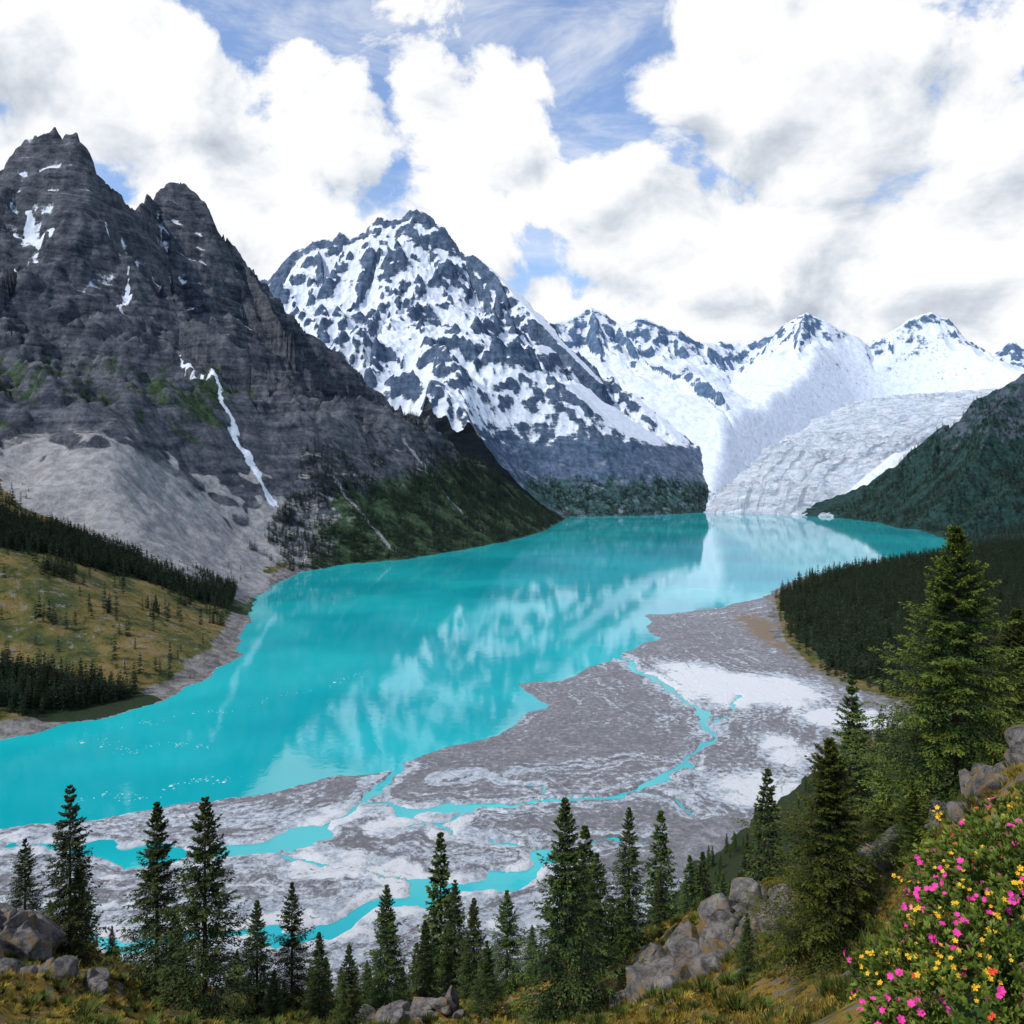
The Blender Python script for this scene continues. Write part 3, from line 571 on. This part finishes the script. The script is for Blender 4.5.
# ---------------------------------------------------------------- flowering bush
def bush():
    g=np.random.default_rng(90)
    mounds=[((5.5,8.2,294.95),1.40),((4.35,7.4,294.7),1.05),((3.75,7.1,294.45),.65),((6.6,9.2,294.9),1.3),((5.0,6.9,294.0),1.2)]
    root=bpy.data.objects.new('flowering_bush',None); scene.collection.objects.link(root); root.location=(4.6,7.6,294.2); off=np.array([4.6,7.6,294.2])
    C=[];Nn=[]
    for (c,r) in mounds:
        n=int(1200*r*r); v=norm(g.normal(0,1,(n,3))); v[:,2]=np.abs(v[:,2])*1.0-.25; v=norm(v)
        lump=1+.24*perlin(v[:,0]*3+c[0],v[:,1]*3+v[:,2]*2,5)
        C.append(np.array(c)+v*(r*lump*g.uniform(.80,1.03,n))[:,None]); Nn.append(v)
    C=np.concatenate(C);Nn=np.concatenate(Nn)
    k=11; i=np.repeat(np.arange(len(C)),k); az=g.uniform(0,6.28,len(i)); a=norm(np.cross(Nn[i],np.array([.3,.2,1.]))); b=np.cross(Nn[i],a)
    lean=g.uniform(.35,1.4,len(i)); d=norm(Nn[i]+np.array([0,0,.5])+(a*np.cos(az)[:,None]+b*np.sin(az)[:,None])*lean[:,None])
    L=g.uniform(.05,.12,len(i)); w=norm(np.cross(d,Nn[i]+.01))*(g.uniform(.008,.016,len(i)))[:,None]; p0=C[i]
    V=np.stack([p0,p0+d*(L*.55)[:,None]+w,p0+d*L[:,None]-np.array([0,0,.012]),p0+d*(L*.55)[:,None]-w],1).reshape(-1,3)
    mk_obj('leaves',mk_mesh('leaves',V-off,quads(V),[M_leaf],attrs={'tip':np.tile([0,.4,.9,.4],len(i))*np.repeat(np.repeat(g.uniform(.2,1.2,len(C)),k),4)},smooth=False),parent=root)
    VV=[];FF=[];o=0
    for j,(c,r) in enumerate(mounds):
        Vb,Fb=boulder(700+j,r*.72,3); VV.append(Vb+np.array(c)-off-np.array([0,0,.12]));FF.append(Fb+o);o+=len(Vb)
    mk_obj('bush_core',mk_mesh('bush_core',np.concatenate(VV),np.concatenate(FF),[plain('shaded_core',(.03,.06,.012))]),parent=root)  # solid dark core lumps inside the leaves, inner shade put into colour
    def flowers(nm,n,R,m,pet,clus):
        s=g.integers(0,len(C),n); cc=np.repeat(C[s]+Nn[s]*.08,clus,0)+g.normal(0,R*1.3,(n*clus,3)); nn=norm(np.repeat(Nn[s],clus,0)+np.array([0,-.5,.5])+g.normal(0,.45,(n*clus,3)))
        i=np.repeat(np.arange(len(cc)),pet); az=np.tile(np.arange(pet)*2*np.pi/pet,len(cc)); a=norm(np.cross(nn[i],np.array([.3,.2,1.]))); b=np.cross(nn[i],a)
        rad=a*np.cos(az)[:,None]+b*np.sin(az)[:,None]; tg=-a*np.sin(az)[:,None]+b*np.cos(az)[:,None]
        p=cc[i]; R2=R*g.uniform(.6,1.2,len(cc))[i][:,None]
        V=np.stack([p,p+rad*R2*.65+tg*R2*.34+nn[i]*R2*.3,p+rad*R2+nn[i]*R2*.35,p+rad*R2*.65-tg*R2*.34+nn[i]*R2*.3],1).reshape(-1,3)
        mk_obj(nm,mk_mesh(nm,V-off,quads(V),[m],smooth=False),parent=root)
    flowers('pink_flowers',380,.036,M_pink,6,3); flowers('yellow_flowers',330,.027,M_yel,5,3); flowers('red_flowers',130,.028,M_red,5,2)
bush()
# ---------------------------------------------------------------- small ice floes drifting on the lake
def floes():
    g=np.random.default_rng(5); VV=[];FF=[];o=0
    lines=[[(-450,930),(-420,960),(-340,1010),(-250,1120),(-215,1200)],[(-400,720),(-330,745),(-270,790)],[(-480,880),(-400,860),(-330,880)]]
    for P in lines:
        P=np.array(P,float)
        for _ in range(80):
            i=g.integers(0,len(P)-1); t=g.random(); p=P[i]*(1-t)+P[i+1]*t+g.normal(0,4,2)+np.array([0,12*math.sin(t*5)]); r=g.uniform(.35,1.1)*(1+2*(g.random()<.04)); n=7
            a=np.arange(n)*2*np.pi/n+g.uniform(0,1); rr=r*g.uniform(.6,1.2,n); h=r*.15
            V=np.concatenate([np.stack([p[0]+rr*1.15*np.cos(a),p[1]+rr*1.15*np.sin(a),0*a-.3],-1),np.stack([p[0]+rr*.8*np.cos(a),p[1]+rr*.8*np.sin(a),h+0*a],-1),[[p[0],p[1],h*1.3]]])
            FF+= [[o+k,o+(k+1)%n,o+n+(k+1)%n] for k in range(n)]+[[o+k,o+n+(k+1)%n,o+n+k] for k in range(n)]+[[o+n+k,o+n+(k+1)%n,o+2*n] for k in range(n)]; VV.append(V); o+=len(V)
    mk_obj('ice_floes',mk_mesh('ice_floes',np.concatenate(VV),np.array(FF),[M_ice],smooth=False))
floes()
# ---------------------------------------------------------------- sky
w=bpy.data.worlds.new('World'); scene.world=w; w.use_nodes=True; t=T(w.node_tree); bg=w.node_tree.nodes['Background']
sunv=Vector((-.56,-.40,.73)).normalized(); el=math.asin(sunv.z); azs=math.atan2(sunv.x,sunv.y)
sky=t.n.new('ShaderNodeTexSky'); sky.sky_type='NISHITA'; sky.sun_disc=False; sky.sun_elevation=el; sky.sun_rotation=azs; sky.ozone_density=3; sky.dust_density=.3; sky.air_density=1.0
skyc=t.vm('ADD',t.vm('MULTIPLY',t.vm('SCALE',sky.outputs[0],sc=.15),(1.05,1.15,1.3)),(.03,.04,.05))
D=t.n.new('ShaderNodeTexCoord').outputs['Generated']; sp=t.n.new('ShaderNodeSeparateXYZ'); t.put(sp.inputs[0],D)
AZ=t.m('ARCTAN2',sp.outputs[0],sp.outputs[1]); EL=t.m('ARCSINE',sp.outputs[2])
def blob(px,py,sx,sy,rot=0):
    a=(px-512)/800; az=math.atan(a); e=math.atan((470-py)/800*math.cos(az)); sx/=800; sy/=800
    dx=t.m('MULTIPLY',t.m('SUBTRACT',AZ,az),1/sx); dy=t.m('MULTIPLY',t.m('SUBTRACT',EL,e),1/sy)
    return t.m('EXPONENT',t.m('MULTIPLY',t.m('ADD',t.m('MULTIPLY',dx,dx),t.m('MULTIPLY',dy,dy)),-1.0))
def acc_blobs(L,base):
    v=base
    for (amp,*p) in L: v=t.m('MULTIPLY_ADD',blob(*p),amp,v)
    return v
bias=acc_blobs([(-.62,605,80,95,95),(-.38,550,238,60,26),(-.5,270,15,130,36),(-.42,130,92,80,24),(-.42,500,10,90,40),(.22,430,150,90,70),(.30,700,215,90,70),(.40,800,30,110,60),(.45,40,50,130,50),(.35,930,200,150,110),(.3,250,170,130,60),(.3,860,330,170,50)],.22)
bias=t.m('SUBTRACT',bias,t.ss(sp.outputs[1],.25,-.35,0,.6)); bias=t.m('SUBTRACT',bias,t.ss(sp.outputs[2],.6,.9,0,.5))  # unseen sky behind and overhead cleared of cloud to lower ambient light
PV=t.vm('MULTIPLY',D,(1,1,1.2))
warp=t.vm('SCALE',t.vm('SUBTRACT',t.noise(PV,3.0,2,.5,0,True),(.5,.5,.5)),sc=.16)
PW=t.vm('ADD',PV,warp)
def dens(off,det): 
    q=t.vm('ADD',PW,off); return t.m('MULTIPLY_ADD',t.m('SUBTRACT',1.0,t.vor(q,10)),.26,t.noise(q,4.6,det,.6))
d0=dens((0,0,0),8); d1=dens((-.028,-.01,.04),6)
den=t.m('ADD',t.m('MULTIPLY',t.m('SUBTRACT',d0,.63),2.6),bias)
mask=t.ss(den,-.08,.14)
cir=t.ss(t.noise(t.vm('MULTIPLY',PV,(2.0,2.0,6)),1.6,6,.68,.6),.38,.75,.05,.7)
mask=t.m('MAXIMUM',mask,cir)
gray=acc_blobs([(.45,820,240,130,45),(.35,910,60,110,60),(.15,250,185,80,25),(.2,870,300,120,25)],0.0)
lit=t.m('MULTIPLY',t.m('SUBTRACT',d0,d1),3.5)
sh=t.m('SUBTRACT',t.m('ADD',lit,.92),t.m('MULTIPLY',gray,t.ss(t.noise(PW,5,5,.6),.35,.6,.3,1)))
sh=t.m('SUBTRACT',sh,t.ss(den,.2,.9,0,.10),clamp=True)
cc=t.ramp(sh,[(.0,(.50,.55,.63)),(.35,(.68,.73,.80)),(.62,(.88,.91,.95)),(.85,(1.02,1.02,1.02))])
final=t.mix(mask,skyc,cc)
t.put(bg.inputs[0],final); bg.inputs[1].default_value=1.0
# ---------------------------------------------------------------- sun + camera
sl=bpy.data.lights.new('sun','SUN'); sl.energy=3.8; sl.angle=math.radians(.5); sl.color=(1,.94,.85)
so=bpy.data.objects.new('sun',sl); scene.collection.objects.link(so); so.rotation_euler=sunv.to_track_quat('Z','Y').to_euler()
cam=bpy.data.cameras.new('camera'); co=bpy.data.objects.new('camera',cam); scene.collection.objects.link(co)
co.location=(0,0,EYE); co.rotation_euler=(math.radians(90),0,0); cam.sensor_width=36; cam.lens=36*F/1024; cam.shift_y=-(512-470)/1024
cam.clip_start=.3; cam.clip_end=60000; scene.camera=co
scene.view_settings.view_transform='Standard'; scene.view_settings.look='None'; scene.view_settings.exposure=0
